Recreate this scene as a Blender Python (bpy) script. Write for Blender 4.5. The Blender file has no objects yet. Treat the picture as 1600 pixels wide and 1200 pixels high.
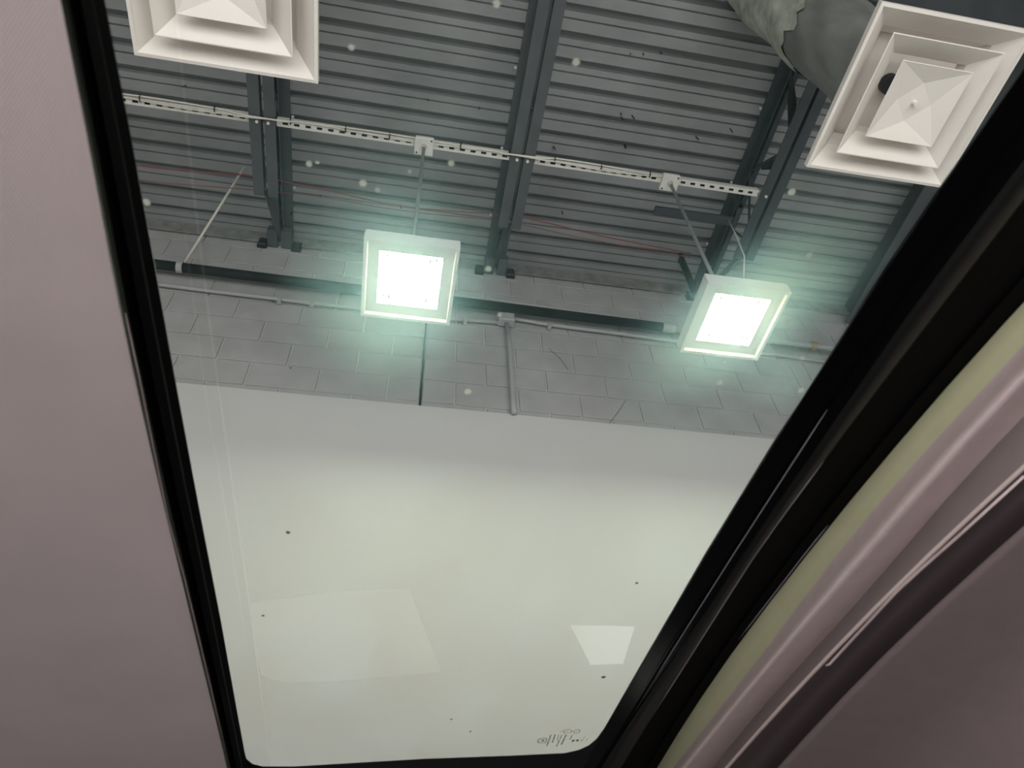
import bpy, bmesh, math, random
from mathutils import Matrix, Vector
from mathutils.geometry import tessellate_polygon
random.seed(7)
S = bpy.context.scene
C = S.collection
CZ = 1.25                      # eye height above the showroom floor
# ------------------------------------------------------------------ camera
F = 1125.784
RT = Vector((0.98424323, -0.17086564, -0.04549938))
DN = Vector((0.09950891, 0.74795512, -0.65624775))
FW = Vector((0.14616168, 0.64137982, 0.75317242))
# (rows: camera right, image-down and view axis as columns of the world axes)
M_ = Matrix(((0.98424323, -0.17086564, -0.04549938), (0.09950891, 0.74795512, -0.65624775), (0.14616168, 0.64137982, 0.75317242)))
cam = bpy.data.cameras.new('camera'); camo = bpy.data.objects.new('camera', cam); C.objects.link(camo)
cam.sensor_width = 36.0; cam.lens = F / 1600 * 36.0; cam.clip_start = 0.02; cam.clip_end = 100
r0, r1, r2 = M_[0], -M_[1], -M_[2]
camo.matrix_world = Matrix(((r0[0], r1[0], r2[0], 0), (r0[1], r1[1], r2[1], 0), (r0[2], r1[2], r2[2], CZ), (0, 0, 0, 1)))
cam.dof.use_dof = True; cam.dof.focus_distance = 2.6; cam.dof.aperture_fstop = 15.0
S.camera = camo
# ------------------------------------------------------------------ world, light, exposure
SKY = 5.0
w = bpy.data.worlds.new('world'); S.world = w; w.use_nodes = True
bg = w.node_tree.nodes['Background']; bg.inputs[0].default_value = (1.0, 0.93, 0.97, 1); bg.inputs[1].default_value = SKY
LAMP = 54.0
pl = bpy.data.lights.new('storefront_daylight', 'AREA'); pl.shape = 'RECTANGLE'; pl.size = 7.0; pl.size_y = 2.9
pl.cycles.is_portal = True
plo = bpy.data.objects.new('storefront_daylight', pl); C.objects.link(plo)
plo.location = (0.3, -2.1, 1.5); plo.rotation_euler = (math.radians(90), 0, 0)
vs = S.view_settings
S.display_settings.display_device = 'sRGB'
vs.view_transform = 'Standard'; vs.look = 'None'; vs.exposure = 0.0; vs.gamma = 1.0; vs.use_curve_mapping = False
S.cycles.use_denoising = True
S.cycles.max_bounces = 8; S.cycles.transparent_max_bounces = 16

def ray(x, y):
    d = Vector(((x - 800) / F, (y - 600) / F, 1.0))
    return M_.transposed() @ d
def P(x, y, z):                # point at height z above the eye on the sight line of a photo point
    v = ray(x, y); v = v * (z / v.z); return Vector((v.x, v.y, v.z + CZ))
def PY(x, y, Y):
    v = ray(x, y); v = v * (Y / v.y); return Vector((v.x, v.y, v.z + CZ))

# ------------------------------------------------------------------ materials
def mat(name, col, rough=0.6, metal=0.0, noise=0.0, scale=20.0, bump=0.0, bscale=200.0, spec=0.5, stretch=None):
    m = bpy.data.materials.new(name); m.use_nodes = True
    n = m.node_tree.nodes; l = m.node_tree.links; b = n['Principled BSDF']
    b.inputs['Base Color'].default_value = (*col, 1); b.inputs['Roughness'].default_value = rough; b.inputs['Metallic'].default_value = metal
    b.inputs['Specular IOR Level'].default_value = spec
    tc = n.new('ShaderNodeTexCoord')
    src = tc.outputs['Object']
    if stretch:
        mp = n.new('ShaderNodeMapping'); mp.inputs['Scale'].default_value = stretch; l.new(src, mp.inputs[0]); src = mp.outputs[0]
    if noise:
        t = n.new('ShaderNodeTexNoise'); t.inputs['Scale'].default_value = scale; t.inputs['Detail'].default_value = 5; l.new(src, t.inputs['Vector'])
        r = n.new('ShaderNodeMapRange'); r.inputs['From Min'].default_value = 0.3; r.inputs['From Max'].default_value = 0.7
        r.inputs['To Min'].default_value = 1 - noise; r.inputs['To Max'].default_value = 1 + noise; l.new(t.outputs[0], r.inputs[0])
        mx = n.new('ShaderNodeVectorMath'); mx.operation = 'SCALE'; mx.inputs[0].default_value = col; l.new(r.outputs[0], mx.inputs['Scale'])
        l.new(mx.outputs[0], b.inputs['Base Color'])
    if bump:
        t2 = n.new('ShaderNodeTexNoise'); t2.inputs['Scale'].default_value = bscale; l.new(src, t2.inputs['Vector'])
        bp = n.new('ShaderNodeBump'); bp.inputs['Strength'].default_value = bump; bp.inputs['Distance'].default_value = 0.002
        l.new(t2.outputs[0], bp.inputs['Height']); l.new(bp.outputs[0], b.inputs['Normal'])
    return m
m_block = mat('painted_block', (0.43, 0.425, 0.425), 0.8, noise=0.08, scale=6, bump=0.5, bscale=90)
m_mortar = mat('mortar', (0.60, 0.595, 0.59), 0.9, noise=0.1, scale=30)
m_dry = mat('drywall_paint', (0.62, 0.615, 0.61), 0.85, noise=0.015, scale=2.5, bump=0.1)
m_deck = mat('deck_paint', (0.29, 0.297, 0.305), 0.6, noise=0.12, scale=3, bump=0.15, bscale=40)
m_steel = mat('joist_paint', (0.078, 0.085, 0.092), 0.55, noise=0.12, scale=9)
m_dark = mat('dark_steel', (0.045, 0.05, 0.058), 0.6, noise=0.2, scale=8)
m_black = mat('black', (0.006, 0.006, 0.007), 0.6)
m_zinc = mat('white_channel', (0.78, 0.76, 0.72), 0.5, noise=0.06, scale=20)
m_white = mat('white_enamel', (0.80, 0.745, 0.70), 0.45, noise=0.02, scale=5)
m_lampw = mat('lamp_enamel', (0.56, 0.545, 0.54), 0.45, noise=0.03, scale=8)
m_rod = mat('grey_rod', (0.30, 0.32, 0.33), 0.4, metal=0.3)
m_pipe = mat('black_pipe', (0.016, 0.017, 0.017), 0.5, noise=0.2, scale=10, spec=0.15)
m_pipe2 = mat('pale_pipe', (0.36, 0.37, 0.37), 0.5, noise=0.1, scale=10)
m_cond = mat('painted_conduit', (0.42, 0.42, 0.425), 0.55)
m_brass = mat('brass', (0.42, 0.30, 0.18), 0.4, metal=0.4)
m_red = mat('red_cable', (0.27, 0.05, 0.055), 0.5)
m_cable = mat('cream_cable', (0.74, 0.72, 0.64), 0.5)
m_duct = mat('duct_jacket', (0.185, 0.195, 0.18), 0.5, noise=0.28, scale=10, bump=0.8, bscale=30, stretch=(1, 1, 0.35))
m_duct2 = mat('torn_insulation', (0.42, 0.45, 0.38), 0.8, noise=0.3, scale=14, bump=0.8, bscale=40)
m_floor = mat('floor_tile', (0.70, 0.69, 0.66), 0.35, noise=0.05, scale=3)
m_wall = mat('room_paint', (0.55, 0.54, 0.54), 0.85, noise=0.03, scale=2)
m_rail = mat('rail_black', (0.0025, 0.0026, 0.003), 0.22, spec=0.25)
m_rubber = mat('rubber_black', (0.0018, 0.0018, 0.002), 0.7, spec=0.1)
m_ridge = mat('satin_black', (0.010, 0.011, 0.010), 0.38, spec=0.4)
m_lit_band = mat('lamp_lit_band', (0.66, 0.68, 0.41), 0.8, noise=0.03, scale=60)  # greenish lamp light on the upper trim, put into its colour
m_ledger = mat('ledger_paint', (0.25, 0.245, 0.235), 0.7, noise=0.25, scale=14)
m_frit = mat('frit_black', (0.008, 0.009, 0.013), 0.35)
m_trim = mat('opening_trim', (0.70, 0.585, 0.55), 0.7, noise=0.04, scale=60, bump=0.15, bscale=900)
m_doorin = mat('door_trim', (0.05, 0.05, 0.045), 0.85)
m_trim_shade = mat('shaded_lower_trim', (0.27, 0.235, 0.225), 0.7, noise=0.04, scale=60)  # shade on the lower trim wall, put into a darker colour
m_rail_sheen = mat('grey_sheen', (0.30, 0.28, 0.32), 0.35)  # sheen lines along the black rail, drawn as grey strips
m_bead2 = mat('light_bead', (0.72, 0.60, 0.55), 0.6)
m_bead3 = mat('pink_bead', (0.45, 0.37, 0.36), 0.5)
m_lip_shade = mat('lip_shade', (0.16, 0.125, 0.125), 0.8)  # shade behind the trim lip, put into a dark brown colour
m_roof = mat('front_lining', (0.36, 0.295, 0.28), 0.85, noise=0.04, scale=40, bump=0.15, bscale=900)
m_skin = mat('car_paint', (0.5, 0.5, 0.52), 0.3)
m_tyre = mat('tyre', (0.02, 0.02, 0.02), 0.8)
m_ink = mat('marking_ink', (0.03, 0.03, 0.028), 0.6)
m_speck = mat('dark_speck', (0.22, 0.23, 0.19), 0.8)

def fabric():
    m = mat('headliner_fabric', (0.70, 0.615, 0.59), 0.9, noise=0.04, scale=14)
    n = m.node_tree.nodes; l = m.node_tree.links; b = n['Principled BSDF']
    tc = n.new('ShaderNodeTexCoord'); mp = n.new('ShaderNodeMapping'); mp.inputs['Rotation'].default_value = (0, 0, math.radians(-38))
    l.new(tc.outputs['Object'], mp.inputs[0])
    wv = n.new('ShaderNodeTexWave'); wv.inputs['Scale'].default_value = 260; wv.inputs['Distortion'].default_value = 0.6; l.new(mp.outputs[0], wv.inputs[0])
    ns = n.new('ShaderNodeTexNoise'); ns.inputs['Scale'].default_value = 900; l.new(tc.outputs['Object'], ns.inputs[0])
    ad = n.new('ShaderNodeMath'); ad.operation = 'ADD'; l.new(wv.outputs['Fac'], ad.inputs[0]); l.new(ns.outputs[0], ad.inputs[1])
    bp = n.new('ShaderNodeBump'); bp.inputs['Strength'].default_value = 0.12; bp.inputs['Distance'].default_value = 0.0006
    l.new(ad.outputs[0], bp.inputs['Height']); l.new(bp.outputs[0], b.inputs['Normal'])
    return m
m_fab = fabric()

def emit(name, col, s):
    m = bpy.data.materials.new(name); m.use_nodes = True; n = m.node_tree.nodes; n.clear()
    e = n.new('ShaderNodeEmission'); e.inputs[0].default_value = (*col, 1); e.inputs[1].default_value = s
    o = n.new('ShaderNodeOutputMaterial'); m.node_tree.links.new(e.outputs[0], o.inputs[0]); return m
m_lens = emit('lamp_lens', (0.90, 1.0, 0.74), LAMP)

HAZE = 9.0
def smear(p0, p1, wide, amp):          # a smear between two points of the pane (local to the car)
    a = P(*p0, 0.3525); b = P(*p1, 0.3525); c = (a + b) / 2; d = b - a
    return (c.x - 0.3, c.y - 0.45, d.length / 2, wide, math.atan2(d.y, d.x), amp)
SMEARS = [smear((960, 640), (1450, 290), 0.055, 80), smear((570, 640), (640, 250), 0.075, 62), smear((1150, 640), (1290, 520), 0.05, 36)]
def glassmat(name, reflect):
    m = bpy.data.materials.new(name); m.use_nodes = True; n = m.node_tree.nodes; l = m.node_tree.links; n.clear()
    o = n.new('ShaderNodeOutputMaterial')
    tr = n.new('ShaderNodeBsdfTransparent'); tr.inputs[0].default_value = (0.92, 0.96, 0.93, 1)
    if reflect:
        gl = n.new('ShaderNodeBsdfGlossy'); gl.inputs['Roughness'].default_value = 0.0
        fr = n.new('ShaderNodeFresnel'); fr.inputs[0].default_value = 1.62
        # a pane has two faces: R = 2r/(1+r); a ray leaving from inside passes straight on
        a = n.new('ShaderNodeMath'); a.operation = 'ADD'; a.inputs[1].default_value = 1; l.new(fr.outputs[0], a.inputs[0])
        b = n.new('ShaderNodeMath'); b.operation = 'MULTIPLY'; b.inputs[1].default_value = 2; l.new(fr.outputs[0], b.inputs[0])
        c = n.new('ShaderNodeMath'); c.operation = 'DIVIDE'; l.new(b.outputs[0], c.inputs[0]); l.new(a.outputs[0], c.inputs[1])
        g = n.new('ShaderNodeNewGeometry')
        d = n.new('ShaderNodeMath'); d.operation = 'SUBTRACT'; d.inputs[0].default_value = 1; l.new(g.outputs['Backfacing'], d.inputs[1])
        e = n.new('ShaderNodeMath'); e.operation = 'MULTIPLY'; l.new(c.outputs[0], e.inputs[0]); l.new(d.outputs[0], e.inputs[1])
        sp = n.new('ShaderNodeSeparateXYZ'); l.new(g.outputs['True Normal'], sp.inputs[0])
        lt = n.new('ShaderNodeMath'); lt.operation = 'LESS_THAN'; lt.inputs[1].default_value = -0.5; l.new(sp.outputs[2], lt.inputs[0])
        e2 = n.new('ShaderNodeMath'); e2.operation = 'MULTIPLY'; l.new(e.outputs[0], e2.inputs[0]); l.new(lt.outputs[0], e2.inputs[1]); e = e2
        mx = n.new('ShaderNodeMixShader'); l.new(e.outputs[0], mx.inputs[0]); l.new(tr.outputs[0], mx.inputs[1]); l.new(gl.outputs[0], mx.inputs[2])
        l.new(mx.outputs[0], o.inputs['Surface'])
    else:
        l.new(tr.outputs[0], o.inputs['Surface'])
    if HAZE:
        v = n.new('ShaderNodeVolumeScatter'); v.inputs['Anisotropy'].default_value = 0.87; v.inputs[0].default_value = (0.47, 0.76, 1.0, 1)
        tc = n.new('ShaderNodeTexCoord'); mp = n.new('ShaderNodeMapping'); mp.inputs['Scale'].default_value = (9, 4, 1); l.new(tc.outputs['Object'], mp.inputs[0])
        t = n.new('ShaderNodeTexNoise'); t.inputs['Scale'].default_value = 1.6; t.inputs['Detail'].default_value = 4; l.new(mp.outputs[0], t.inputs['Vector'])
        r = n.new('ShaderNodeMapRange'); r.inputs['From Min'].default_value = 0.35; r.inputs['From Max'].default_value = 0.7
        r.inputs['To Min'].default_value = HAZE * 0.35; r.inputs['To Max'].default_value = HAZE * 1.9; l.new(t.outputs[0], r.inputs[0])
        dens = r.outputs[0]
        # greasy smears wiped across the pane: centre, half length, half width (m), turn, strength
        for cx_, cy_, a_, b_, ang, amp in SMEARS:
            m2 = n.new('ShaderNodeMapping'); m2.vector_type = 'TEXTURE'
            m2.inputs['Location'].default_value = (cx_, cy_, 0); m2.inputs['Rotation'].default_value = (0, 0, ang); m2.inputs['Scale'].default_value = (a_, b_, 1000.0)
            l.new(tc.outputs['Object'], m2.inputs[0])
            ln = n.new('ShaderNodeVectorMath'); ln.operation = 'LENGTH'; l.new(m2.outputs[0], ln.inputs[0])
            mr = n.new('ShaderNodeMapRange'); mr.interpolation_type = 'SMOOTHSTEP'
            mr.inputs['From Min'].default_value = 0.0; mr.inputs['From Max'].default_value = 1.0; mr.inputs['To Min'].default_value = 1.0; mr.inputs['To Max'].default_value = 0.0
            l.new(ln.outputs['Value'], mr.inputs[0])
            t3 = n.new('ShaderNodeTexNoise'); t3.inputs['Scale'].default_value = 22; t3.inputs['Detail'].default_value = 4; l.new(tc.outputs['Object'], t3.inputs['Vector'])
            m3 = n.new('ShaderNodeMath'); m3.operation = 'MULTIPLY'; l.new(mr.outputs[0], m3.inputs[0]); l.new(t3.outputs[0], m3.inputs[1])
            m4 = n.new('ShaderNodeMath'); m4.operation = 'MULTIPLY_ADD'; m4.inputs[1].default_value = amp * 2; l.new(m3.outputs[0], m4.inputs[0]); l.new(dens, m4.inputs[2]); dens = m4.outputs[0]
        l.new(dens, v.inputs['Density']); l.new(v.outputs[0], o.inputs['Volume'])
    return m

# ------------------------------------------------------------------ mesh helpers
class MB:
    def __init__(s): s.v = []; s.f = []
    def add(s, v, f):
        k = len(s.v); s.v += [Vector(p) for p in v]; s.f += [tuple(i + k for i in q) for q in f]; return s
    def box(s, a, b):
        x0, y0, z0 = a; x1, y1, z1 = b
        return s.add([(x0,y0,z0),(x1,y0,z0),(x1,y1,z0),(x0,y1,z0),(x0,y0,z1),(x1,y0,z1),(x1,y1,z1),(x0,y1,z1)],
                     [(0,3,2,1),(4,5,6,7),(0,1,5,4),(1,2,6,5),(2,3,7,6),(3,0,4,7)])
    def bbox(s, a, b, c=0.004):          # box with its downward and forward (-Y) edges chamfered
        x0, y0, z0 = a; x1, y1, z1 = b
        return s.add([(x0+c,y0,z0+c),(x1-c,y0,z0+c),(x1-c,y0,z1-c),(x0+c,y0,z1-c),
                      (x0,y0+c,z0),(x1,y0+c,z0),(x1,y0+c,z1),(x0,y0+c,z1),(x0,y1,z0),(x1,y1,z0),(x1,y1,z1),(x0,y1,z1)],
                     [(0,1,2,3),(0,4,5,1),(1,5,6,2),(2,6,7,3),(3,7,4,0),(4,8,9,5),(5,9,10,6),(6,10,11,7),(7,11,8,4),(8,11,10,9)])
    def tube(s, pts, r, n=10, cap=True):
        pts = [Vector(p) for p in pts]; base = len(s.v); m = len(pts)
        rr = r if isinstance(r, (list, tuple)) else [r] * m
        t0 = (pts[1] - pts[0]).normalized(); up = Vector((0, 0, 1)) if abs(t0.z) < 0.9 else Vector((1, 0, 0))
        for i, p in enumerate(pts):
            t = (pts[min(i+1, m-1)] - pts[max(i-1, 0)]).normalized(); a = t.cross(up).normalized(); b = a.cross(t)
            for k in range(n):
                q = 2 * math.pi * k / n; s.v.append(p + (a * math.cos(q) + b * math.sin(q)) * rr[i])
        for i in range(m - 1):
            for k in range(n):
                a = base + i * n + k; b = base + i * n + (k + 1) % n; s.f.append((a, b, b + n, a + n))
        if cap: s.f.append(tuple(base + k for k in range(n - 1, -1, -1))); s.f.append(tuple(base + (m-1)*n + k for k in range(n)))
        return s
    def squares(s, cx, cy, prof, capA=False, capB=False):   # loft of square rings (half, z)
        base = len(s.v)
        for h, z in prof: s.v += [Vector((cx-h,cy-h,z)), Vector((cx+h,cy-h,z)), Vector((cx+h,cy+h,z)), Vector((cx-h,cy+h,z))]
        for i in range(len(prof) - 1):
            for k in range(4):
                a = base + i*4 + k; b = base + i*4 + (k+1) % 4; s.f.append((a, b, b+4, a+4))
        if capA: s.f.append((base+3, base+2, base+1, base))
        if capB: k = base + (len(prof)-1)*4; s.f.append((k, k+1, k+2, k+3))
        return s
def build(name, mb, m, parent=None, smooth=False, root=None, fixn=True):
    me = bpy.data.meshes.new(name)
    off = Vector((0, 0, 0)); q = parent
    while q is not None: off += q.location; q = q.parent
    me.from_pydata([tuple(Vector(v) - off) for v in mb.v], [], mb.f)
    if fixn:
        b = bmesh.new(); b.from_mesh(me); bmesh.ops.recalc_face_normals(b, faces=b.faces); b.to_mesh(me); b.free()
    me.materials.append(m)
    if smooth:
        for p in me.polygons: p.use_smooth = True
    o = bpy.data.objects.new(name, me); C.objects.link(o); o.parent = parent
    return o
def thing(name, label, cat, loc=(0, 0, 0), group=None):
    o = bpy.data.objects.new(name, None); C.objects.link(o); o.location = loc; o.empty_display_size = 0.1
    o['label'] = label; o['category'] = cat
    if group: o['group'] = group
    return o
def tag(o, label, cat, group=None):
    o['label'] = label; o['category'] = cat
    if group: o['group'] = group
    return o
def struct(o): o['kind'] = 'structure'; return o
def Z(z): return z + CZ
def resample(pts, n):
    pts = [Vector((p[0], p[1], 0)) for p in pts]; L = [0]
    for a, b in zip(pts, pts[1:]): L.append(L[-1] + (b - a).length)
    out = []
    for i in range(n):
        t = L[-1] * i / (n - 1); k = 0
        while k < len(L) - 2 and L[k+1] < t: k += 1
        u = (t - L[k]) / max(1e-9, L[k+1] - L[k]); out.append(pts[k].lerp(pts[k+1], u))
    return out
def bypy(pts, ys):                      # x of a polyline at given photo rows
    pts = sorted(pts, key=lambda p: p[1]); out = []
    for y in ys:
        k = 0
        while k < len(pts) - 2 and pts[k+1][1] < y: k += 1
        a, b = pts[k], pts[k+1]; out.append((a[0] + (b[0]-a[0]) * (y - a[1]) / (b[1]-a[1]), y))
    return out
def smoothpts(r, it=3):
    r = [Vector(p) for p in r]
    for _ in range(it):
        r = [r[0]] + [(r[i-1] + r[i]*2 + r[i+1]) / 4 for i in range(1, len(r)-1)] + [r[-1]]
    return r
def loft(rows, sub=False):
    mb = MB(); n = len(rows[0])
    for r in rows: mb.v += [Vector(p) for p in r]
    for i in range(len(rows)-1):
        for k in range(n-1):
            a = i*n+k; mb.f.append((a, a+1, a+n+1, a+n))
    return mb

D = 2.88
# ------------------------------------------------------------------ room shell
XL, XR, YF = -4.2, 6.0, -2.0
HD = 4.75                                  # underside of the deck above the eye
DT = 3.08                                  # top edge of the drywall
struct(build('floor', MB().box((XL, YF, -0.1), (XR, D + 0.3, 0)), m_floor))
wl = struct(build('wall_left', MB().box((XL - 0.1, YF, 0), (XL, D + 0.3, Z(5.0))), m_wall))
wr = struct(build('wall_right', MB().box((XR, YF, 0), (XR + 0.1, D + 0.3, Z(5.0))), m_wall))
wf = MB(); wx0, wx1, wz0, wz1 = -3.2, 3.8, 0.05, 2.95
wf.box((XL, YF-0.15, 0), (wx0, YF, Z(5))); wf.box((wx1, YF-0.15, 0), (XR, YF, Z(5))); wf.box((wx0, YF-0.15, wz1), (wx1, YF, Z(5))); wf.box((wx0, YF-0.15, 0), (wx1, YF, wz0))
struct(build('wall_front', wf, m_wall))
wn = MB()
for x in (wx0, -0.87, 1.47, wx1 - 0.06): wn.box((x, YF-0.1, wz0), (x+0.06, YF-0.04, wz1))
wn.box((wx0, YF-0.1, wz1-0.06), (wx1, YF-0.04, wz1)); wn.box((wx0, YF-0.1, wz0), (wx1, YF-0.04, wz0+0.06))
struct(build('window_1', wn, m_dark))
# back wall: mortar bed, every block a piece of its own, drywall below
wb = struct(build('wall_back', MB().box((XL, D, 0), (XR, D + 0.3, Z(5.0))), m_mortar))
courses = [3.131 + 0.2024 * k for k in range(-1, 9)]
g = 0.0052
CR = 0.0965
def blockrow(z0, z1, xs):
    for a, b in zip(xs, xs[1:]):
        mb = MB().bbox((a + g, D - 0.011 - random.uniform(0, 0.0018), Z(z0 + g)), (b - g, D + 0.02, Z(z1 - g)), 0.003)
        build('concrete_block', mb, m_block, wb)
for i, (z0, z1) in enumerate(zip(courses, courses[1:])):
    if z1 > 4.76: z1 = 4.76
    if z0 < DT - 0.05: z0 = DT - 0.06
    par = i % 2                              # row 0 is the cut course behind the drywall edge
    ls = [CR - 0.004]; x = (-0.298 if par == 0 else -0.1)
    while x > -2.6: ls.append(x); x -= 0.399
    ls.append(-2.62); blockrow(z0, z1, ls[::-1])
    rs = [CR + 0.006]; x = (0.488 if par == 0 else 0.30)
    while x < 4.4: rs.append(x); x += 0.387
    rs.append(4.42); blockrow(z0, z1, rs)
build('crack', MB().box((CR - 0.006, D - 0.006, Z(DT)), (CR + 0.008, D - 0.0005, Z(4.0))), m_black, wb)
build('drywall_panel', MB().bbox((XL, D - 0.026, 0), (XR, D, Z(DT)), 0.002), m_dry, wb)
hair = MB()                                  # hairline cracks in the block paint
for pts in ([(858, 545), (875, 560), (888, 578)], [(978, 625), (965, 645), (952, 662)], [(800, 643), (810, 652), (818, 655)], [(1233, 570), (1243, 590), (1252, 606)]):
    hair.tube([PY(x, y, D - 0.0135) for x, y in pts], 0.0016, 5)
build('hairline_crack', hair, m_dark, wb)

# roof deck: corrugated sheets running along X, each sheet a piece
ce = struct(build('ceiling', MB().box((XL, YF - 0.1, Z(HD + 0.08)), (XR, D + 0.3, Z(HD + 0.16))), m_deck))
PITCH = 0.1560
prof = [(0.0, 0), (0.002, 0.060), (0.042, 0.060), (0.044, 0), (0.080, 0), (0.081, 0.016), (0.090, 0.016), (0.091, 0)]
y0 = 0.211 * 4.75 - PITCH * 20
k = 0
while y0 + PITCH * 6 * k < D:
    ys = y0 + PITCH * 6 * k; k += 1
    line = []
    for j in range(6):
        for dy, dz in prof: line.append((ys + j * PITCH + dy, HD + dz))
    line.append((ys + 6 * PITCH, HD)); line = [(min(a, D - 0.002), b) for a, b in line if a < D + 0.05]
    if line[-1][0] < YF: continue
    mb = MB(); nx = [XL, XR]
    for x in nx:
        for a, b in line: mb.v.append(Vector((x, a, Z(b))))
    n = len(line)
    for i in range(n - 1): mb.f.append((i, i+1, n+i+1, n+i))
    build('deck_panel', mb, m_deck, ce, fixn=False)
pins = MB()
for x, y in [(668, 155), (748, 168), (985, 84), (970, 177), (1141, 201), (976, 227), (987, 180), (977, 227), (865, 229), (1005, 83), (1087, 213), (878, 330), (500, 305), (456, 330), (392, 175), (290, 134), (865, 230), (970, 182), (1032, 82), (625, 320)]:
    p = P(x, y, HD); pins.tube([p + Vector((0, 0, 0.01)), p + Vector((random.uniform(-.012, .012), random.uniform(-.012, .004), -0.05))], 0.004, 5)
po = build('roofing_nail', pins, m_black, ce); po['kind'] = 'stuff'
# ledger angle on the wall under the deck
lg = tag(build('ledger_angle', MB().box((-2.6, D - 0.038, Z(4.625)), (4.4, D - 0.028, Z(4.748))), m_ledger), 'grey steel ledger angle bolted along the block wall under the metal deck', 'angle')
for q in [(239, 345), (286, 350), (328, 356), (372, 361), (480, 377), (803, 419), (833, 424), (856, 426), (914, 433), (985, 444), (915, 434)]:
    p = PY(*q, D - 0.046); build('bolt', MB().tube([p, p + Vector((0, 0.012, 0))], 0.011, 8), m_rod, lg)

# ------------------------------------------------------------------ joists
HB = 4.28
def joist(x, label, dark=False):
    t = thing('roof_joist', label, 'joist', (x, D, Z(4.58)), 'roof joists under the metal deck')
    ms = m_dark if dark else m_steel
    for s in (-1, 1):
        b = MB(); a0, a1 = sorted((x + s*0.011, x + s*0.076)); v0, v1 = sorted((x + s*0.011, x + s*0.018))
        b.box((a0, YF, Z(HB)), (a1, 2.30, Z(HB+0.007))); b.box((v0, YF, Z(HB+0.007)), (v1, 2.30, Z(HB+0.065))); build('bottom_chord_angle', b, ms, t)
        b = MB()
        b.box((a0, YF, Z(HD-0.012)), (a1, D-0.03, Z(HD-0.004))); b.box((v0, YF, Z(HD-0.075)), (v1, D-0.03, Z(HD-0.012))); build('top_chord_angle', b, ms, t)
        b = MB(); c0, c1 = sorted((x + s*0.014, x + s*0.082)); b.bbox((c0, D-0.15, Z(4.60)), (c1, D-0.012, Z(HD-0.08)), 0.004); build('bearing_seat', b, m_steel, t)
        c0, c1 = sorted((x + s*0.085, x + s*0.150)); build('wall_pocket', MB().bbox((c0, D-0.050, Z(4.575)), (c1, D-0.012, Z(4.665)), 0.012), m_black, t)
    y = -1.9; up = False; web = MB()
    while y < 2.25:
        y2 = min(y + 0.34, 2.27); web.tube([(x, y, Z(HB+0.03 if not up else HD-0.04)), (x, y2, Z(HD-0.04 if not up else HB+0.03))], 0.010, 6); up = not up; y = y2
    build('web_bar', web, ms, t)
    for s in (-1, 1):
        build('end_diagonal', MB().tube([(x + s*0.012, 2.26, Z(HB+0.02)), (x + s*0.004, D-0.06, Z(4.66))], 0.014, 6), ms, t)
    for y in [0.45, 0.95, 1.42, 1.95, 2.45]:
        p = Vector((x - 0.09 if x > 0 else x + 0.09, y, Z(HD - 0.004))); build('bolt', MB().tube([p, p - Vector((0, 0, 0.014))], 0.009, 8), m_zinc, t)
    return t
joist(-0.982, 'dark grey steel joist left of the first lamp, beside the cream hanger rod')
joist(0.578, 'dark grey steel joist between the two square lamps')
joist(2.235, 'blackish joist with ragged dangling straps beside the duct', True)
# dangling straps and bracing on the third joist
st = thing('bracing_bar', 'dark horizontal bracing bar behind the right lamp cord', 'bar', (1.9, 2.1, Z(4.3)))
build('bar', MB().bbox((1.55, 2.06, Z(4.40)), (2.14, 2.12, Z(4.43)), 0.004), m_dark, st)
build('upright', MB().box((2.105, 1.95, Z(4.38)), (2.125, 1.97, Z(4.62))), m_dark, st)
build('tie_bar', MB().box((2.105, 1.95, Z(4.38)), (2.125, 2.10, Z(4.40))), m_dark, st)
for pts, lab in (([(1236, 125), (1238, 165), (1233, 205)], 'upper ragged black strap dangling from the joist under the duct'), ([(1190, 262), (1205, 258), (1215, 248)], 'lower short black strap sticking out right of the joist by the slotted channel')):
    q = [P(x, y, 4.45 - 0.03*i) for i, (x, y) in enumerate(pts)]
    tag(build('strap', MB().tube(q, [0.016, 0.03, 0.006], 6), m_black), lab, 'strap')
# edge beam at the far right
p = P(1440, 300, 4.5)
eb = thing('edge_beam', 'grey beam at the far right beside the sunroof rail', 'beam', (p.x + 0.1, D, Z(4.5)))
build('flange', MB().box((p.x, YF, Z(4.5)), (p.x + 0.2, D-0.03, Z(4.512))), m_steel, eb)
build('web', MB().box((p.x + 0.095, YF, Z(4.512)), (p.x + 0.105, D-0.03, Z(HD-0.002))), m_steel, eb)
# dark girder along X above the right diffuser
p = P(1495, 27, 4.0); gr = thing('girder', 'dark blue grey girder behind the right air diffuser at the top corner', 'girder', (2.5, p.y, Z(4.0)))
build('lower_flange', MB().box((2.10, p.y - 0.22, Z(4.0)), (XR, p.y, Z(4.012))), m_dark, gr)
build('web', MB().box((2.10, p.y - 0.115, Z(4.012)), (XR, p.y - 0.105, Z(4.3))), m_dark, gr)
build('upper_flange', MB().box((2.10, p.y - 0.22, Z(4.3)), (XR, p.y, Z(4.312))), m_dark, gr)

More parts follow.
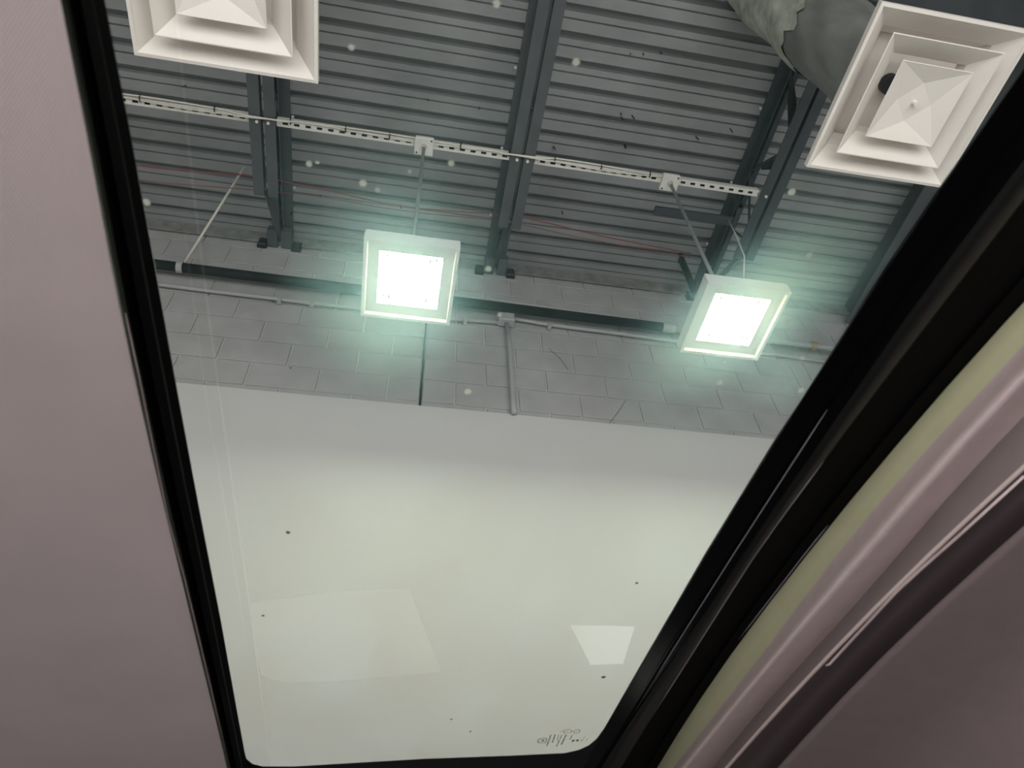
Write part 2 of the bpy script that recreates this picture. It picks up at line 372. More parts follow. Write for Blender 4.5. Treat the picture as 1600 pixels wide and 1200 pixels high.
# ------------------------------------------------------------------ slotted channel with cables
SY = 1.816; SW = 0.0215; SZ = HB + 0.012
sc = thing('slotted_channel', 'cream slotted steel channel crossing under the deck above both lamps', 'channel', (0.2, SY, Z(SZ)))
def channel(xa, xb):
    mb = MB()
    mb.box((xa, SY-SW, Z(SZ)), (xb, SY-0.008, Z(SZ+0.003))); mb.box((xa, SY+0.008, Z(SZ)), (xb, SY+SW, Z(SZ+0.003)))
    mb.box((xa, SY-SW, Z(SZ+0.003)), (xb, SY-SW+0.003, Z(SZ+0.04))); mb.box((xa, SY+SW-0.003, Z(SZ+0.003)), (xb, SY+SW, Z(SZ+0.04)))
    x = xa
    while x < xb:
        mb.box((x, SY-0.008, Z(SZ)), (min(x+0.034, xb), SY+0.008, Z(SZ+0.003))); x += 0.066
    build('channel_length', mb, m_zinc, sc)
channel(-2.6, -1.062); channel(-0.902, 0.498); channel(0.658, 2.150)
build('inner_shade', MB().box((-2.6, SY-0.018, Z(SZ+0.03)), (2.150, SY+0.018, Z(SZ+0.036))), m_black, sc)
for x in (-1.012, -0.947, 0.545, 0.612, 2.20):
    build('bolt', MB().tube([(x, SY+0.004, Z(HB-0.012)), (x, SY+0.004, Z(HB+0.01))], 0.009, 8), m_zinc, sc)
def runcable(y, z, ph, amp, r):
    pts = []; x = -2.6
    while x <= 1.50:
        d = min(abs(x + 0.982), abs(x - 0.578)); zz = z if d > 0.14 else HB - 0.012
        pts.append((x, y + amp * math.sin(x * 5 + ph), Z(zz + 0.004 * math.sin(x * 3.1 + ph)))); x += 0.065
    return MB().tube(pts, r, 6)
for i, (y, z, ph, am, r) in enumerate([(SY - 0.030, SZ - 0.002, 0, 0.006, 0.0055), (SY - 0.018, SZ - 0.010, 2.2, 0.010, 0.0045)]):
    cb = tag(build('cable', runcable(y, z, ph, am, r), m_cable, smooth=True), ['thicker cream cable strapped along the near edge of the slotted channel', 'thinner cream cable wavering under the slotted channel'][i], 'cable', 'cables on the slotted channel')
    if i == 0:
        for x in (-1.66, -1.25, -0.82, -0.50, -0.24, 0.19, 0.49, 0.78, 1.08, 1.40):
            build('cable_tie', MB().tube([(x, SY-0.04, Z(SZ+0.01)), (x, SY-0.034, Z(SZ-0.014)), (x, SY-0.006, Z(SZ-0.012))], 0.004, 5), m_black, cb)
# red cables
def pts3(l, z): return smoothpts([P(x, y, zz) for (x, y), zz in zip(l, z)], 1)
r1_ = [(150, 250), (205, 257), (262, 266), (320, 269), (384, 272), (424, 280), (470, 288), (540, 304), (600, 318), (650, 328), (720, 331), (780, 333), (822, 340), (860, 349), (900, 360), (960, 374), (1020, 384), (1080, 396)]
for j, lab in enumerate(['upper red cable drooping under the deck behind both lamps', 'lower faint red cable drooping under the deck below the other red one']):
    l = r1_ if j == 0 else [(x, y + (22 if x < 430 else 9 + 3 * math.sin(x / 60))) for x, y in r1_]
    tag(build('red_cable', MB().tube(pts3(l, [4.56] * len(l)), 0.0045 if j == 0 else 0.003, 6), m_red, smooth=True), lab, 'cable', 'red cables under the deck')

# ------------------------------------------------------------------ pendant lamps
LZ = 2.76
def lamp(cx, cy, bx, by, label):
    t = thing('pendant_lamp', label, 'lamp', (cx, cy, Z(LZ)), 'square pendant lamps')
    H = 0.207; L = 0.139
    h = MB().squares(cx, cy, [(H-0.015, Z(LZ)), (H, Z(LZ)), (H, Z(LZ+0.07)), (H-0.006, Z(LZ+0.085)), (H-0.03, Z(LZ+0.105))], capB=True)
    build('housing', h, m_lampw, t)
    f = MB().squares(cx, cy, [(H-0.015, Z(LZ)), (H-0.019, Z(LZ+0.021)), (L, Z(LZ+0.022)), (L, Z(LZ+0.030))]); fo = build('face_frame', f, m_lampw, t)
    l = MB().squares(cx, cy, [(L, Z(LZ+0.026)), (L, Z(LZ+0.034))], capA=True, capB=True); lo = build('lens', l, m_lens, t)
    for sx, sy in ((-.11, .10), (-.085, .10), (.085, .10), (.11, .10), (-.105, -.115), (.085, -.118), (.112, -.118)):
        build('lens_clip', MB().box((cx+sx-.0035, cy+sy-.012, Z(LZ+0.0235)), (cx+sx+.0035, cy+sy+.012, Z(LZ+0.026))), m_black, lo)
    build('hanging_rod', MB().tube([(bx, by, Z(SZ-0.03)), (cx, cy, Z(LZ+0.10))], 0.0105, 10), m_rod, t, smooth=True)
    build('rod_collar', MB().tube([(cx, cy, Z(LZ+0.10)), (cx, cy, Z(LZ+0.13))], 0.02, 10), m_lampw, t)
    b = build('canopy_box', MB().bbox((bx-0.056, by-0.054, Z(SZ-0.034)), (bx+0.056, by+0.054, Z(SZ-0.002)), 0.006), m_zinc, t)
    for sx, sy in ((.042, -.04), (-.042, .042)): build('screw_slot', MB().tube([(bx+sx, by+sy, Z(SZ-0.037)), (bx+sx, by+sy, Z(SZ-0.033))], 0.006, 6), m_black, b)
    build('swivel', MB().tube([(bx, by, Z(SZ-0.065)), (bx, by, Z(SZ-0.03))], [0.012, 0.02], 10), m_lampw, t)
    return t
lamp(-0.028, 1.822, -0.03, 1.816, 'lit square white lamp on a rod, nearer the middle of the sunroof')
l2 = lamp(1.533, 1.826, 1.538, 1.818, 'lit square white lamp on rod and thin cord, at the right rail')
build('safety_cord', MB().tube([P(1139, 345, 4.39), P(1150, 367, 4.1), P(1163, 400, 3.5), Vector((1.60, 1.80, Z(LZ+0.10)))], 0.0045, 6), m_zinc, l2, smooth=True)

# ------------------------------------------------------------------ air diffusers and ducts
def diffuser(cx, cy, z, label):
    t = thing('air_diffuser', label, 'diffuser', (cx, cy, Z(z)), 'square ceiling diffusers')
    H = 0.306
    fr = MB().squares(cx, cy, [(H-0.004, Z(z+0.03)), (H, Z(z+0.026)), (H, Z(z)), (H-0.012, Z(z-0.002)), (H-0.016, Z(z+0.004)), (0.225, Z(z+0.07)), (0.212, Z(z+0.100)), (0.195, Z(z+0.120))])
    build('outer_frame', fr, m_white, t)
    mid = MB().squares(cx, cy, [(0.220, Z(z-0.016)), (0.225, Z(z-0.020)), (0.221, Z(z-0.021)), (0.150, Z(z+0.045)), (0.140, Z(z+0.085)), (0.146, Z(z+0.085)), (0.157, Z(z+0.047))])
    build('middle_cone', mid, m_white, t)
    r = 0.144; zz = z - 0.026
    inn = MB().squares(cx, cy, [(r-0.004, Z(zz+0.006)), (r, Z(zz+0.002)), (r-0.002, Z(zz))])
    b = len(inn.v); q = 0.072
    inn.v += [Vector((cx+sx*(r-0.002), cy+sy*(r-0.002), Z(zz))) for sx, sy in ((-1,-1),(1,-1),(1,1),(-1,1))]
    inn.v += [Vector((cx+dx*q, cy+dy*q, Z(zz+0.034))) for dx, dy in ((0,-1),(1,0),(0,1),(-1,0))]
    inn.f += [(b, b+1, b+4), (b+1, b+2, b+5), (b+2, b+3, b+6), (b+3, b, b+7), (b, b+4, b+7), (b+1, b+5, b+4), (b+2, b+6, b+5), (b+3, b+7, b+6), (b+4, b+5, b+6, b+7)]
    co = build('inner_cone', inn, m_white, t)
    build('screw_knob', MB().tube([(cx, cy, Z(zz+0.036)), (cx, cy, Z(zz+0.012))], 0.009, 10), m_white, co)
    build('back_pan', MB().squares(cx, cy, [(0.300, Z(z+0.028)), (0.24, Z(z+0.10)), (0.20, Z(z+0.14))], capB=True), m_white, t)
    build('neck', MB().tube([(cx, cy, Z(z+0.142)), (cx, cy, Z(z+0.30))], 0.165, 24), m_pipe2, t)
    ang = [0.3 + 0.1*i for i in range(4)]
    build('damper_hole', MB().tube([(cx - 0.058, cy - 0.02, Z(z+0.105)), (cx - 0.058, cy - 0.02, Z(z+0.139))], 0.038, 16), m_black, t)
    return t
def duct(cx, cy, z0, label, torn):
    t = thing('air_duct', label, 'duct', (cx, cy, Z(z0)), 'insulated duct drops')
    def ring(zs, base, seed):
        rnd = random.Random(seed); mb = MB(); n = 36; b0 = 0
        for i, z in enumerate(zs):
            for k in range(n):
                a = 2*math.pi*k/n; r = base + 0.006*math.sin(3*a + z*9) + 0.005*math.sin(7*a - z*17 + 1) + rnd.uniform(-0.002, 0.002)
                mb.v.append(Vector((cx + r*math.cos(a), cy + r*math.sin(a), Z(z))))
        for i in range(len(zs)-1):
            for k in range(n): a = i*n+k; b = i*n+(k+1) % n; mb.f.append((a, b, b+n, a+n))
        return mb
    zs = [z0 + 0.05*i for i in range(int((torn - z0)/0.05) + 1)]
    build('jacket', ring(zs, 0.185, 3), m_duct, t, smooth=True)
    zs2 = [torn - 0.10 + 0.05*i for i in range(int((HD - 0.03 - torn + 0.10)/0.05) + 1)]
    mb = ring(zs2, 0.194, 8); n = 36
    for k in range(n):                       # ragged lower edge
        mb.v[k].z += 0.05*math.sin(k*0.9) + 0.04*math.sin(k*2.3) - 0.03
    build('torn_insulation', mb, m_duct2, t, smooth=True)
    return t
diffuser(1.812, 0.700, 2.71, 'large cream air diffuser with nested square cones on the duct at the right')
diffuser(-0.715, 0.652, 2.648, 'large cream air diffuser cut by the top edge at the left')
duct(1.812, 0.700, 2.95, 'round grey insulated duct with a torn jacket above the right diffuser', 3.75)
duct(-0.715, 0.652, 2.89, 'round insulated duct above the left diffuser, hidden behind it', 3.75)

# ------------------------------------------------------------------ pipes and conduit on the wall
YP = 2.775
pa, pb = PY(240, 412.5, YP), PY(925, 497.5, YP); dv = (pb - pa) / (pb.x - pa.x)
def onpipe(x): return pa + dv * (x - pa.x)
pp = thing('sprinkler_pipe', 'long black pipe along the block wall below the joists', 'pipe', tuple(onpipe(0)))
xe = PY(1040, 515, YP).x
build('black_run', MB().tube([onpipe(-2.7), onpipe(xe)], 0.033, 16), m_pipe, pp, smooth=True)
build('pale_run', MB().tube([onpipe(xe), onpipe(4.2)], 0.022, 14), m_pipe2, pp, smooth=True)
build('coupling', MB().tube([onpipe(xe - 0.02), onpipe(xe + 0.07)], 0.036, 14), m_pipe2, pp)
xc = PY(1275, 548, YP).x
build('brass_coupling', MB().tube([onpipe(xc - 0.02), onpipe(xc + 0.02)], 0.034, 14), m_brass, pp)
xh = PY(283, 415, YP).x; h0 = onpipe(xh)
build('clamp', MB().tube([h0 + Vector((-0.018, 0, 0)), h0 + Vector((0.018, 0, 0))], 0.039, 16), m_cond, pp)
build('hanger_rod', MB().tube([h0 + Vector((0.01, 0, 0.032)), P(382, 261, 4.70)], 0.0085, 8), m_cable, pp, smooth=True)
# riser behind the right lamp
ra, rb = PY(1052, 376, 2.62), PY(1083, 440, 2.62)
rz = thing('pipe_riser', 'short black vertical pipe with a brown cap left of the right lamp cord', 'pipe', (ra.x, 2.62, rb.z - 0.4))
build('tube', MB().tube([(ra.x, 2.62, ra.z), (ra.x, 2.62, rb.z - 0.4)], 0.026, 12), m_pipe, rz, smooth=True)
build('cap', MB().tube([(ra.x, 2.62, ra.z - 0.05), (ra.x, 2.62, ra.z + 0.03)], 0.034, 12), m_brass, rz)
build('elbow', MB().tube([(ra.x, 2.62, rb.z - 0.38), (ra.x, 2.70, rb.z - 0.44), onpipe(ra.x)], 0.026, 12), m_pipe, rz, smooth=True)
# conduit run
YC = D - 0.042
ct = thing('conduit', 'grey conduit run with a junction box and a drop down the block wall', 'conduit', tuple(PY(790, 502, YC)))
build('left_run', MB().tube(smoothpts([PY(x, y, YC) for x, y in [(120, 428), (246, 444.5), (330, 455), (430, 467), (520, 477), (600, 488), (700, 499), (745, 501), (778, 504)]], 1), 0.013, 10), m_cond, ct, smooth=True)
build('right_run', MB().tube(smoothpts([PY(x, y, YC) for x, y in [(800, 498), (825, 501), (850, 507), (890, 512), (940, 517), (1060, 534), (1200, 553), (1330, 570)]], 1), 0.013, 10), m_cond, ct, smooth=True)
c0 = PY(790, 502, YC)
build('junction_box', MB().bbox((c0.x-0.055, D-0.090, c0.z-0.04), (c0.x+0.055, D-0.028, c0.z+0.04), 0.005), m_cond, ct)
build('drop', MB().tube([(c0.x+0.005, YC-0.012, c0.z-0.03), (c0.x+0.015, YC-0.010, c0.z-0.3), (c0.x+0.012, YC-0.010, Z(DT)+0.06), (c0.x+0.012, YC-0.012, Z(DT)-0.02)], 0.0165, 12), m_cond, ct, smooth=True)
for q in [(437, 467.5), (488, 473), (727, 500.5), (858, 508)]:
    p = PY(*q, YC - 0.004); build('strap', MB().bbox((p.x-0.012, D-0.060, p.z-0.03), (p.x+0.012, D-0.028, p.z+0.018), 0.003), m_cond, ct)
tag(build('pipe_lit_edge', MB().tube([PY(x, y, 2.83) for x, y in [(690, 459), (760, 467), (940, 492), (1050, 507), (1075, 510)]], 0.010, 8), m_cond, smooth=True), 'thin pale strip for the lit upper edge of the black pipe, between the lamps', 'conduit')  # pale tube stands for light along the pipe's upper edge

# ------------------------------------------------------------------ the car around the camera
GZ = 0.350
car = thing('car', 'car interior with grey headliner and tinted glass sunroof framed in black', 'car', (0.3, 0.45, 0.0))
YS = [-420, -250, -120, 0, 100, 200, 300, 400, 480, 560, 640, 720, 800, 880, 960, 1040, 1110, 1170, 1220, 1300, 1380]
E_ = [(20, -420), (93, 0), (135, 200), (152, 300), (185, 480), (213, 600), (233, 700), (258, 800), (283, 900), (305, 1000), (332, 1100), (352, 1190), (400, 1400)]
G_ = [(80, -420), (163, 0), (189, 135), (202, 200), (238, 395), (267, 558), (293, 700), (312, 800), (345, 970), (381, 1170), (425, 1400)]
def rowL(pl, dx, z): return smoothpts([P(x + dx, y, z) for x, y in bypy(pl, YS)], 2)
def mixrow(t, dx, z): return smoothpts([P(a[0]*(1-t) + b[0]*t + dx, a[1], z) for a, b in zip(bypy(E_, YS), bypy(G_, YS))], 2)
edge = rowL(E_, 0, 0.288)
def shift(row, dx, dz): return [p + Vector((dx, 0, dz)) for p in row]
hl = loft([shift(edge, -0.9, -0.030), shift(edge, -0.45, -0.012), shift(edge, -0.2, -0.004), shift(edge, -0.06, -0.001), shift(edge, -0.012, 0.0), shift(edge, -0.003, 0.001), edge])
hlo = build('headliner', hl, m_fab, car, smooth=True)
bl = [P(x, y, 0.302) for x, y in [(196, 490), (217, 590), (237, 690), (262, 810), (288, 905), (311, 1000), (335, 1100), (352, 1170)]]
build('edge_bead', MB().tube(bl, [0.0002] + [0.0006]*6 + [0.0002], 6), m_bead3, car, smooth=True)
rl = loft([shift(edge, -0.0012, 0.0012), mixrow(0.10, 0, 0.315), mixrow(0.22, 0, 0.335), mixrow(0.42, 0, 0.339), mixrow(0.46, 0, 0.333), mixrow(0.72, 0, 0.338), mixrow(0.76, 0, 0.343), mixrow(1.0, 0, 0.3475), mixrow(1.0, -2, 0.349)])
build('left_rail', rl, m_rubber, car, smooth=False)

# glass outline (visible opening) and its black printed border
right_ = [(1850, -262), (1620, 80), (1467, 295), (1380, 423), (1254, 622), (1209, 690), (1105, 860), (1000, 1041), (945, 1137), (932, 1155), (920, 1165), (905, 1172), (883, 1177), (799, 1181), (664, 1186), (560, 1192), (461, 1198), (410, 1198), (394, 1194), (385, 1186), (381, 1172), (345, 970), (312, 800), (267, 558), (238, 395), (202, 200), (163, 0), (112, -262)]
loop = [P(x, y, GZ - 0.0005) for x, y in right_]
cen = sum(loop, Vector()) / len(loop)
outer = [Vector((min(max(p.x + (p.x - cen.x) * 0.6, -0.30), 0.42), min(max(p.y + (p.y - cen.y) * 0.6, -0.42), 1.02), p.z)) for p in loop]
fb = MB(); n = len(loop)
fb.v = [Vector(p) for p in loop] + outer + [Vector(p) + Vector((0, 0, 0.0004)) for p in loop] + [p + Vector((0, 0, 0.0004)) for p in outer]
for i in range(n):
    j = (i + 1) % n; fb.f += [(i, j, n+j, n+i), (2*n+i, 3*n+i, 3*n+j, 2*n+j), (i, 2*n+i, 2*n+j, j)]
# pane: reflective lower face, haze of dust in its thickness
gm_r = glassmat('pane_glass', True)
gx0, gx1, gy0, gy1 = -0.20, 0.34, -0.30, 0.96
pane = build('sunroof_glass', MB().box((gx0, gy0, Z(GZ)), (gx1, gy1, Z(GZ + 0.005))), gm_r, car)
pane['label'] = 'tinted sunroof pane with dust and smears'
build('printed_border', fb, m_frit, pane, fixn=False)
rs_ = MB()                                     # roof skin around the pane
for a, b in (((-1.3, -0.45), (gx0 - 0.005, 1.30)), ((gx1 + 0.005, -0.45), (1.5, 1.30)), ((gx0 - 0.005, gy1 + 0.005), (gx1 + 0.005, 1.30)), ((gx0 - 0.005, -0.45), (gx1 + 0.005, gy0 - 0.005))):
    rs_.box((a[0], a[1], Z(0.352)), (b[0], b[1], Z(0.358)))
build('roof_skin', rs_, m_skin, car)

# right hand side of the opening: black rail, ribbed trim wall, headliner beyond
YR = [-420, -150, 100, 280, 400, 500, 600, 690, 780, 860, 940, 1020, 1090, 1150, 1197, 1240, 1330]
R0 = [(1960, -420), (1620, 80), (1467, 295), (1380, 423), (1254, 622), (1209, 690), (1105, 860), (1000, 1041), (930, 1162), (830, 1335)]
R3 = [(2070, -420), (1560, 250), (1440, 432), (1325, 590), (1150, 860), (1006, 1087), (960, 1160), (860, 1335)]
R1 = [(2120, -420), (1600, 276), (1480, 430), (1360, 587), (1300, 692), (1220, 780), (1156, 890), (1060, 1030), (980, 1151), (870, 1335)]
R2 = [(2160, -420), (1630, 276), (1508, 430), (1385, 590), (1250, 770), (1184, 860), (1011, 1132), (890, 1335)]
R4 = [(2420, -420), (1760, 300), (1600, 470), (1475.6, 607), (1387, 710), (1267, 857), (1125, 1041), (1075, 1119), (1028, 1197), (945, 1335)]
R5 = [(2560, -420), (1800, 330), (1600, 542), (1534, 617), (1414, 740), (1325, 843), (1198, 1019), (1128, 1108), (1057, 1194), (950, 1335)]
R6 = [(2650, -420), (1850, 350), (1585, 606), (1455, 752), (1357, 871), (1269, 962), (1159, 1091), (1076, 1194), (965, 1335)]
R7 = [(2720, -420), (1900, 350), (1600, 652), (1475, 779), (1354, 936), (1241, 1044), (1122, 1191), (1005, 1335)]
R8 = [(2850, -420), (2000, 370), (1600, 731), (1469, 851), (1397, 919), (1292, 1030), (1227, 1097), (1144, 1192), (1020, 1335)]
R10 = [(2950, -420), (2100, 390), (1600, 820), (1400, 1002), (1283, 1123), (1218, 1197), (1095, 1335)]
def rowR(pl, z, dx=0): return smoothpts([P(x + dx, y, z) for x, y in bypy(pl, YR)], 2)
def mixR(a, b, t, z): return smoothpts([P(p[0]*(1-t) + q[0]*t, p[1], z) for p, q in zip(bypy(a, YR), bypy(b, YR))], 2)
rr = loft([rowR(R0, 0.3490), rowR(R0, 0.3478, 2), mixR(R0, R3, 0.9, 0.3455), rowR(R3, 0.343), mixR(R3, R1, 0.3, 0.3425), mixR(R1, R2, -0.6, 0.341)])
build('right_rail', rr, m_rail, car)
rg = loft([mixR(R1, R2, -0.6, 0.341), mixR(R1, R2, -0.3, 0.3385), rowR(R1, 0.3375), mixR(R1, R2, 0.6, 0.3380), mixR(R1, R2, 0.95, 0.3400)])
build('rail_ridge', rg, m_ridge, car, smooth=True)
rk = loft([mixR(R1, R2, 0.95, 0.3400), rowR(R2, 0.3435, 2), mixR(R2, R4, 0.35, 0.3475), mixR(R2, R4, 0.68, 0.3475), mixR(R2, R4, 0.72, 0.345), mixR(R2, R4, 0.98, 0.345), rowR(R4, 0.3445, 1)])
build('rail_channel', rk, m_rubber, car)
sb = loft([rowR(R4, 0.3450, 0), rowR(R4, 0.3430, 1), mixR(R4, R5, 0.5, 0.3335), mixR(R4, R5, 0.92, 0.3235)])
build('upper_lit_band', sb, m_lit_band, car, smooth=True)
tw = loft([mixR(R4, R5, 0.92, 0.3235), rowR(R5, 0.3215), mixR(R5, R6, 0.3, 0.3110), mixR(R5, R6, 0.5, 0.3000), mixR(R5, R6, 0.68, 0.2920), mixR(R5, R6, 0.85, 0.2895), rowR(R6, 0.2895, 3), mixR(R6, R7, 0.45, 0.2925), mixR(R6, R7, 0.8, 0.2955), mixR(R6, R7, 0.95, 0.2960)])
build('trim_wall', tw, m_trim, car, smooth=True)
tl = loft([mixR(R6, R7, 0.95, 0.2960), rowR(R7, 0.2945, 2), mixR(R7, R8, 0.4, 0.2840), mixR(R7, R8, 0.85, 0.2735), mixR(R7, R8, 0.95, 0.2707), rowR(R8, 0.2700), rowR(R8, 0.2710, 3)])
build('shaded_lower_trim', tl, m_trim_shade, car, smooth=True)
be = rowR(R8, 0.2703, -2)
build('edge_bead', MB().tube(be, 0.0014, 8), m_bead2, car, smooth=True)
for nm_, pl_, y0_, y1_, z_, r_ in (('rail_sheen', R3, 640, 1090, 0.3415, 0.00045), ('rail_sheen', R2, 720, 1130, 0.3395, 0.0006), ('rail_sheen', R4, 820, 1000, 0.3432, 0.0005)):
    pts_ = [P(x - (3 if pl_ is R4 else 0), y, z_) for x, y in bypy(pl_, [y0_ + (y1_ - y0_) * k / 8 for k in range(9)])]
    build(nm_, MB().tube(pts_, [0.00005] + [r_]*7 + [0.00005], 6), m_rail_sheen, car, smooth=True)
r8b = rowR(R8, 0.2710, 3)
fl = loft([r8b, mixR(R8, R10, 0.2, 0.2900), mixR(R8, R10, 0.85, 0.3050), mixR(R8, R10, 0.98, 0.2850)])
build('lower_flange', fl, m_lip_shade, car, smooth=True)  # band coloured dark for the shade behind the lip
r10 = rowR(R10, 0.2785)
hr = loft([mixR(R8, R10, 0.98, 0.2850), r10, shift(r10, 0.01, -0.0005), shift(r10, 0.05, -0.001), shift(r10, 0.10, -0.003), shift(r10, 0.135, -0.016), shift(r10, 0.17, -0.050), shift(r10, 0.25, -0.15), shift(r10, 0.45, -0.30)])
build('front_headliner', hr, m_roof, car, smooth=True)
# raised lip of the pull handle
LP = [(1290, 1040), (1296, 1038), (1350, 979), (1400, 925), (1440, 888), (1500, 835), (1600, 744)]
lp = [P(x, y, 0.2690) for x, y in LP]
build('pull_lip', MB().tube(lp, [0.0006] + [0.0011]*5 + [0.0008], 8), m_trim, car, smooth=True)

# marking on the pane, seen from inside
mk = MB(); zt = GZ - 0.0008
o0 = P(852, 1157, zt); ux = (P(872, 1156, zt) - P(852, 1157, zt)).normalized(); uy = (P(858, 1140, zt) - P(852, 1157, zt)); uy = uy.normalized()
def q3(x, y): return P(810 + x * 140 / 1600, 1120 + y * 70 / 800, zt)
def stroke(a, b, wd):
    a, b = q3(*a), q3(*b); d = (b - a).normalized(); nn = Vector((-d.y, d.x, 0)) * wd
    mk.add([a + nn, a - nn, b - nn, b + nn], [(0, 1, 2, 3)])
def ellipse(cx, cy, rx, ry, tilt, wd, n=20):
    ps = []
    for k in range(n):
        a = 2*math.pi*k/n; x = rx*math.cos(a); y = ry*math.sin(a); ps.append((cx + x - y*tilt, cy + y))
    for k in range(n): stroke(ps[k], ps[(k+1) % n], wd)
W1 = 0.0003
for a, b in (((365, 395), (430, 378)), ((430, 378), (490, 380)), ((490, 380), (508, 395)), ((508, 395), (490, 450)), ((490, 450), (465, 470)), ((465, 470), (370, 472)), ((370, 472), (342, 455)), ((342, 455), (350, 415)), ((350, 415), (365, 395))): stroke(a, b, W1*1.3)
stroke((375, 408), (500, 402), W1*1.6); stroke((352, 448), (480, 440), W1*1.6); stroke((446, 405), (430, 442), W1*2)
for (cx, cy, rx, ry) in ((877, 258, 76, 36), (1040, 262, 55, 36)): ellipse(cx, cy, rx, ry, 0.25, W1)
def dashes(a, b, n, wd, seed):
    rnd = random.Random(seed)
    for k in range(n):
        t0 = k / n; t1 = (k + rnd.uniform(0.55, 0.9)) / n
        stroke((a[0] + (b[0]-a[0])*t0, a[1] + (b[1]-a[1])*t0), (a[0] + (b[0]-a[0])*t1, a[1] + (b[1]-a[1])*t1), wd * rnd.uniform(0.7, 1.1))
dashes((580, 325), (505, 525), 10, 0.0009, 1); dashes((655, 325), (605, 460), 8, 0.0008, 2); dashes((715, 325), (690, 440), 5, 0.0005, 3)
dashes((775, 325), (745, 390), 4, 0.0007, 4); dashes((735, 410), (680, 535), 6, 0.0006, 5); dashes((850, 325), (765, 500), 8, 0.0009, 6); dashes((965, 325), (915, 415), 5, 0.0007, 7)
dashes((835, 258), (915, 245), 3, 0.0005, 8); dashes((1010, 268), (1070, 252), 3, 0.0006, 9); stroke((735, 262), (775, 258), 0.0003)
mk.add([q3(945, 455), q3(975, 400), q3(1010, 430)], [(0, 1, 2)]); mk.add([q3(1025, 412), q3(1085, 402), q3(1055, 448)], [(0, 1, 2)]); stroke((1010, 428), (1035, 425), 0.0003)
stroke((1105, 432), (1140, 420), 0.0006); stroke((1140, 425), (1200, 335), 0.00016); stroke((1215, 430), (1245, 392), 0.00022)
mo = build('glass_marking', mk, m_ink, pane, fixn=False); mo['label'] = 'small dark maker marking with a framed letter emblem and two ovals'
# dust and water spots on the pane
def disc(mb, x, y, rpx, z):
    c = P(x, y, z); e = P(x + rpx, y, z); r = (e - c).length; b = len(mb.v)
    mb.v += [c + Vector((r*math.cos(2*math.pi*k/12), r*math.sin(2*math.pi*k/12), 0)) for k in range(12)]; mb.f.append(tuple(range(b, b+12)))
ds = MB()
for x, y, r in [(943, 1058, 3.5), (450, 832, 3.5), (995, 911, 2.5), (705, 1124, 2), (735, 1143, 2), (411, 962, 2.5), (454, 575, 2)]: disc(ds, x, y, r, GZ - 0.0006)
do = build('dark_speck', ds, m_speck, pane, fixn=False); do['kind'] = 'stuff'
m_spot = bpy.data.materials.new('water_spot'); m_spot.use_nodes = True
nn = m_spot.node_tree.nodes; ll = m_spot.node_tree.links; nn.clear()
so = nn.new('ShaderNodeOutputMaterial'); stn = nn.new('ShaderNodeBsdfTransparent'); sdf = nn.new('ShaderNodeBsdfTranslucent'); sdf.inputs[0].default_value = (0.9, 0.92, 0.85, 1)
smx = nn.new('ShaderNodeMixShader'); smx.inputs[0].default_value = 0.6; ll.new(stn.outputs[0], smx.inputs[1]); ll.new(sdf.outputs[0], smx.inputs[2]); ll.new(smx.outputs[0], so.inputs[0])
wsp = MB()
for x, y, r in [(483, 256, 5), (567, 286, 6), (496, 254, 3), (590, 297, 4), (705, 255, 5), (763, 420, 5), (731, 612, 6), (1124, 598, 5), (1252, 610, 5), (1237, 300, 6), (1133, 566, 3.5), (549, 74, 5), (776, 6, 6), (900, 97, 6), (1265, 398, 5), (1253, 560, 4), (229, 316, 6), (780, 492, 3.5), (640, 268, 3), (700, 448, 4), (1230, 502, 4)]: disc(wsp, x, y, r, GZ + 0.0056)
wo = build('water_spot', wsp, m_spot, pane, fixn=False); wo['kind'] = 'stuff'

# far door with its two window openings (they mirror in the pane as two pale patches)
YD = 1.20
def mir(x, y):
    v = ray(x, y); k = YD / v.y; return (v.x * k, 2*GZ - v.z * k)
def arc(l): return [mir(x, y) for x, y in l]
hole1 = arc([(385, 941), (450, 932), (520, 923), (590, 918), (640, 917), (665, 984), (690, 1050), (600, 1058), (520, 1065), (450, 1066), (425, 1062), (408, 1055), (396, 1000)])
hole2 = arc([(890, 975), (993, 977), (974, 1037), (923, 1039)])
outer2 = [(-1.3, -0.85), (1.5, -0.85), (1.5, 0.34), (-1.3, 0.34)]
def plate(loops, y0, y1):
    flat = [p for l in loops for p in l]; tri = tessellate_polygon([[Vector((a, b, 0)) for a, b in l] for l in loops])
    mb = MB(); N = len(flat); mb.v = [Vector((a, y0, Z(b))) for a, b in flat] + [Vector((a, y1, Z(b))) for a, b in flat]
    for t in tri: mb.f += [tuple(t), tuple(i + N for i in reversed(t))]
    k = 0
    for l in loops:
        m = len(l)
        for i in range(m): a, b = k + i, k + (i+1) % m; mb.f.append((a, b, b+N, a+N))
        k += m
    return mb
dr = build('far_door', plate([outer2, hole1, hole2], YD, YD + 0.004), m_doorin, car)
m_pane = bpy.data.materials.new('side_glass'); m_pane.use_nodes = True
a = m_pane.node_tree.nodes; a.clear(); o_ = a.new('ShaderNodeOutputMaterial'); t_ = a.new('ShaderNodeBsdfTransparent'); t_.inputs[0].default_value = (0.97, 1, 0.97, 1); m_pane.node_tree.links.new(t_.outputs[0], o_.inputs[0])
for hname, h in (('side_window', hole1), ('quarter_window', hole2)):
    build(hname, plate([h], YD + 0.006, YD + 0.009), m_pane, dr)
bd = MB()
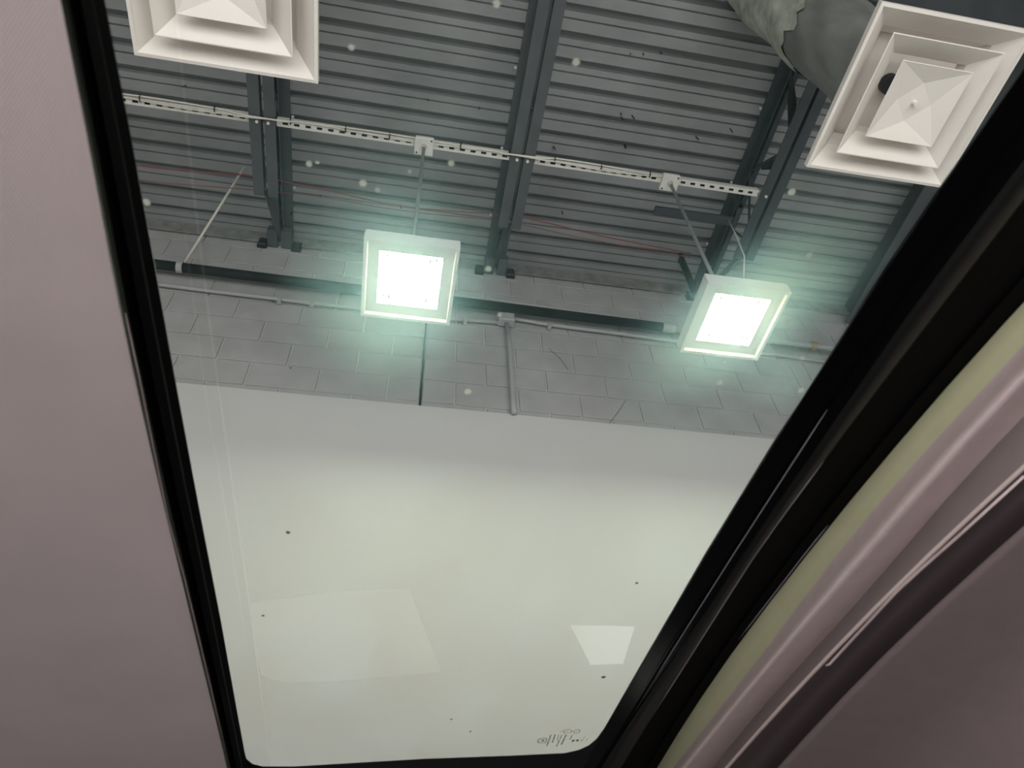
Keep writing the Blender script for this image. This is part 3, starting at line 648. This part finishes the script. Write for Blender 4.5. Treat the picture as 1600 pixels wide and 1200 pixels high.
bd.box((-1.3, -0.45, 0.32), (1.5, YD + 0.1, 0.36)); build('floor_pan', bd, m_doorin, car)
build('rear_bulkhead', MB().box((-1.32, -0.45, 0.36), (-1.3, YD + 0.1, Z(0.352))), m_doorin, car)
build('front_bulkhead', MB().box((1.5, -0.45, 0.36), (1.52, YD + 0.1, 1.0)), m_doorin, car)
build('near_light_block', MB().box((0.42, -0.47, 0.36), (1.5, -0.45, Z(0.352))), m_doorin, car)  # unseen panel added to keep light off the right side
build('near_light_block', MB().box((-1.3, -0.47, 0.36), (-0.60, -0.45, Z(0.352))), m_doorin, car)  # unseen panel added to darken the far left of the headliner
for x in (-1.0, 1.3):
    for y in (-0.36, 1.12):
        wlm = MB().tube([(x, y - 0.1, 0.33), (x, y + 0.1, 0.33)], 0.33, 24); wo2 = build('wheel', wlm, m_tyre, car)
        build('rim', MB().tube([(x, y - 0.105, 0.33), (x, y + 0.105, 0.33)], 0.2, 16), m_cond, wo2)
# boards added outside the car to brighten the two mirrored patches
m_board = mat('added_glow', (0.95, 0.92, 0.90), 0.6)
nb = m_board.node_tree.nodes['Principled BSDF']; nb.inputs['Emission Color'].default_value = (1, 0.97, 0.97, 1); nb.inputs['Emission Strength'].default_value = 0.45  # emission added to lift the small mirrored patch
tag(build('added_glow_board', MB().bbox((0.72, D - 0.045, 0.02), (1.45, D - 0.027, 0.75), 0.004), m_board), 'glowing white board added on the drywall, mirrored in the pane as the small pale patch', 'light box')
b2 = tag(build('added_board', MB().bbox((-0.75, D - 0.045, 0.02), (0.45, D - 0.027, 0.78), 0.004), mat('added_board', (0.80, 0.78, 0.72), 0.6)), 'added pale board on the drywall, mirrored in the pane as the larger patch', 'board')
for pts in ([(477, 1010), (475, 991), (492, 988), (490, 1001)], [(616, 968), (622, 966), (621, 982)]):
    q = []
    for x, y in pts:
        v = ray(x, y); k = (D - 0.05) / v.y; q.append(Vector((v.x*k, D - 0.05, Z(2*GZ - v.z*k))))
    build('added_mark', MB().tube(q, 0.010, 6), m_zinc, b2)  # marks added to mirror as small bright strokes
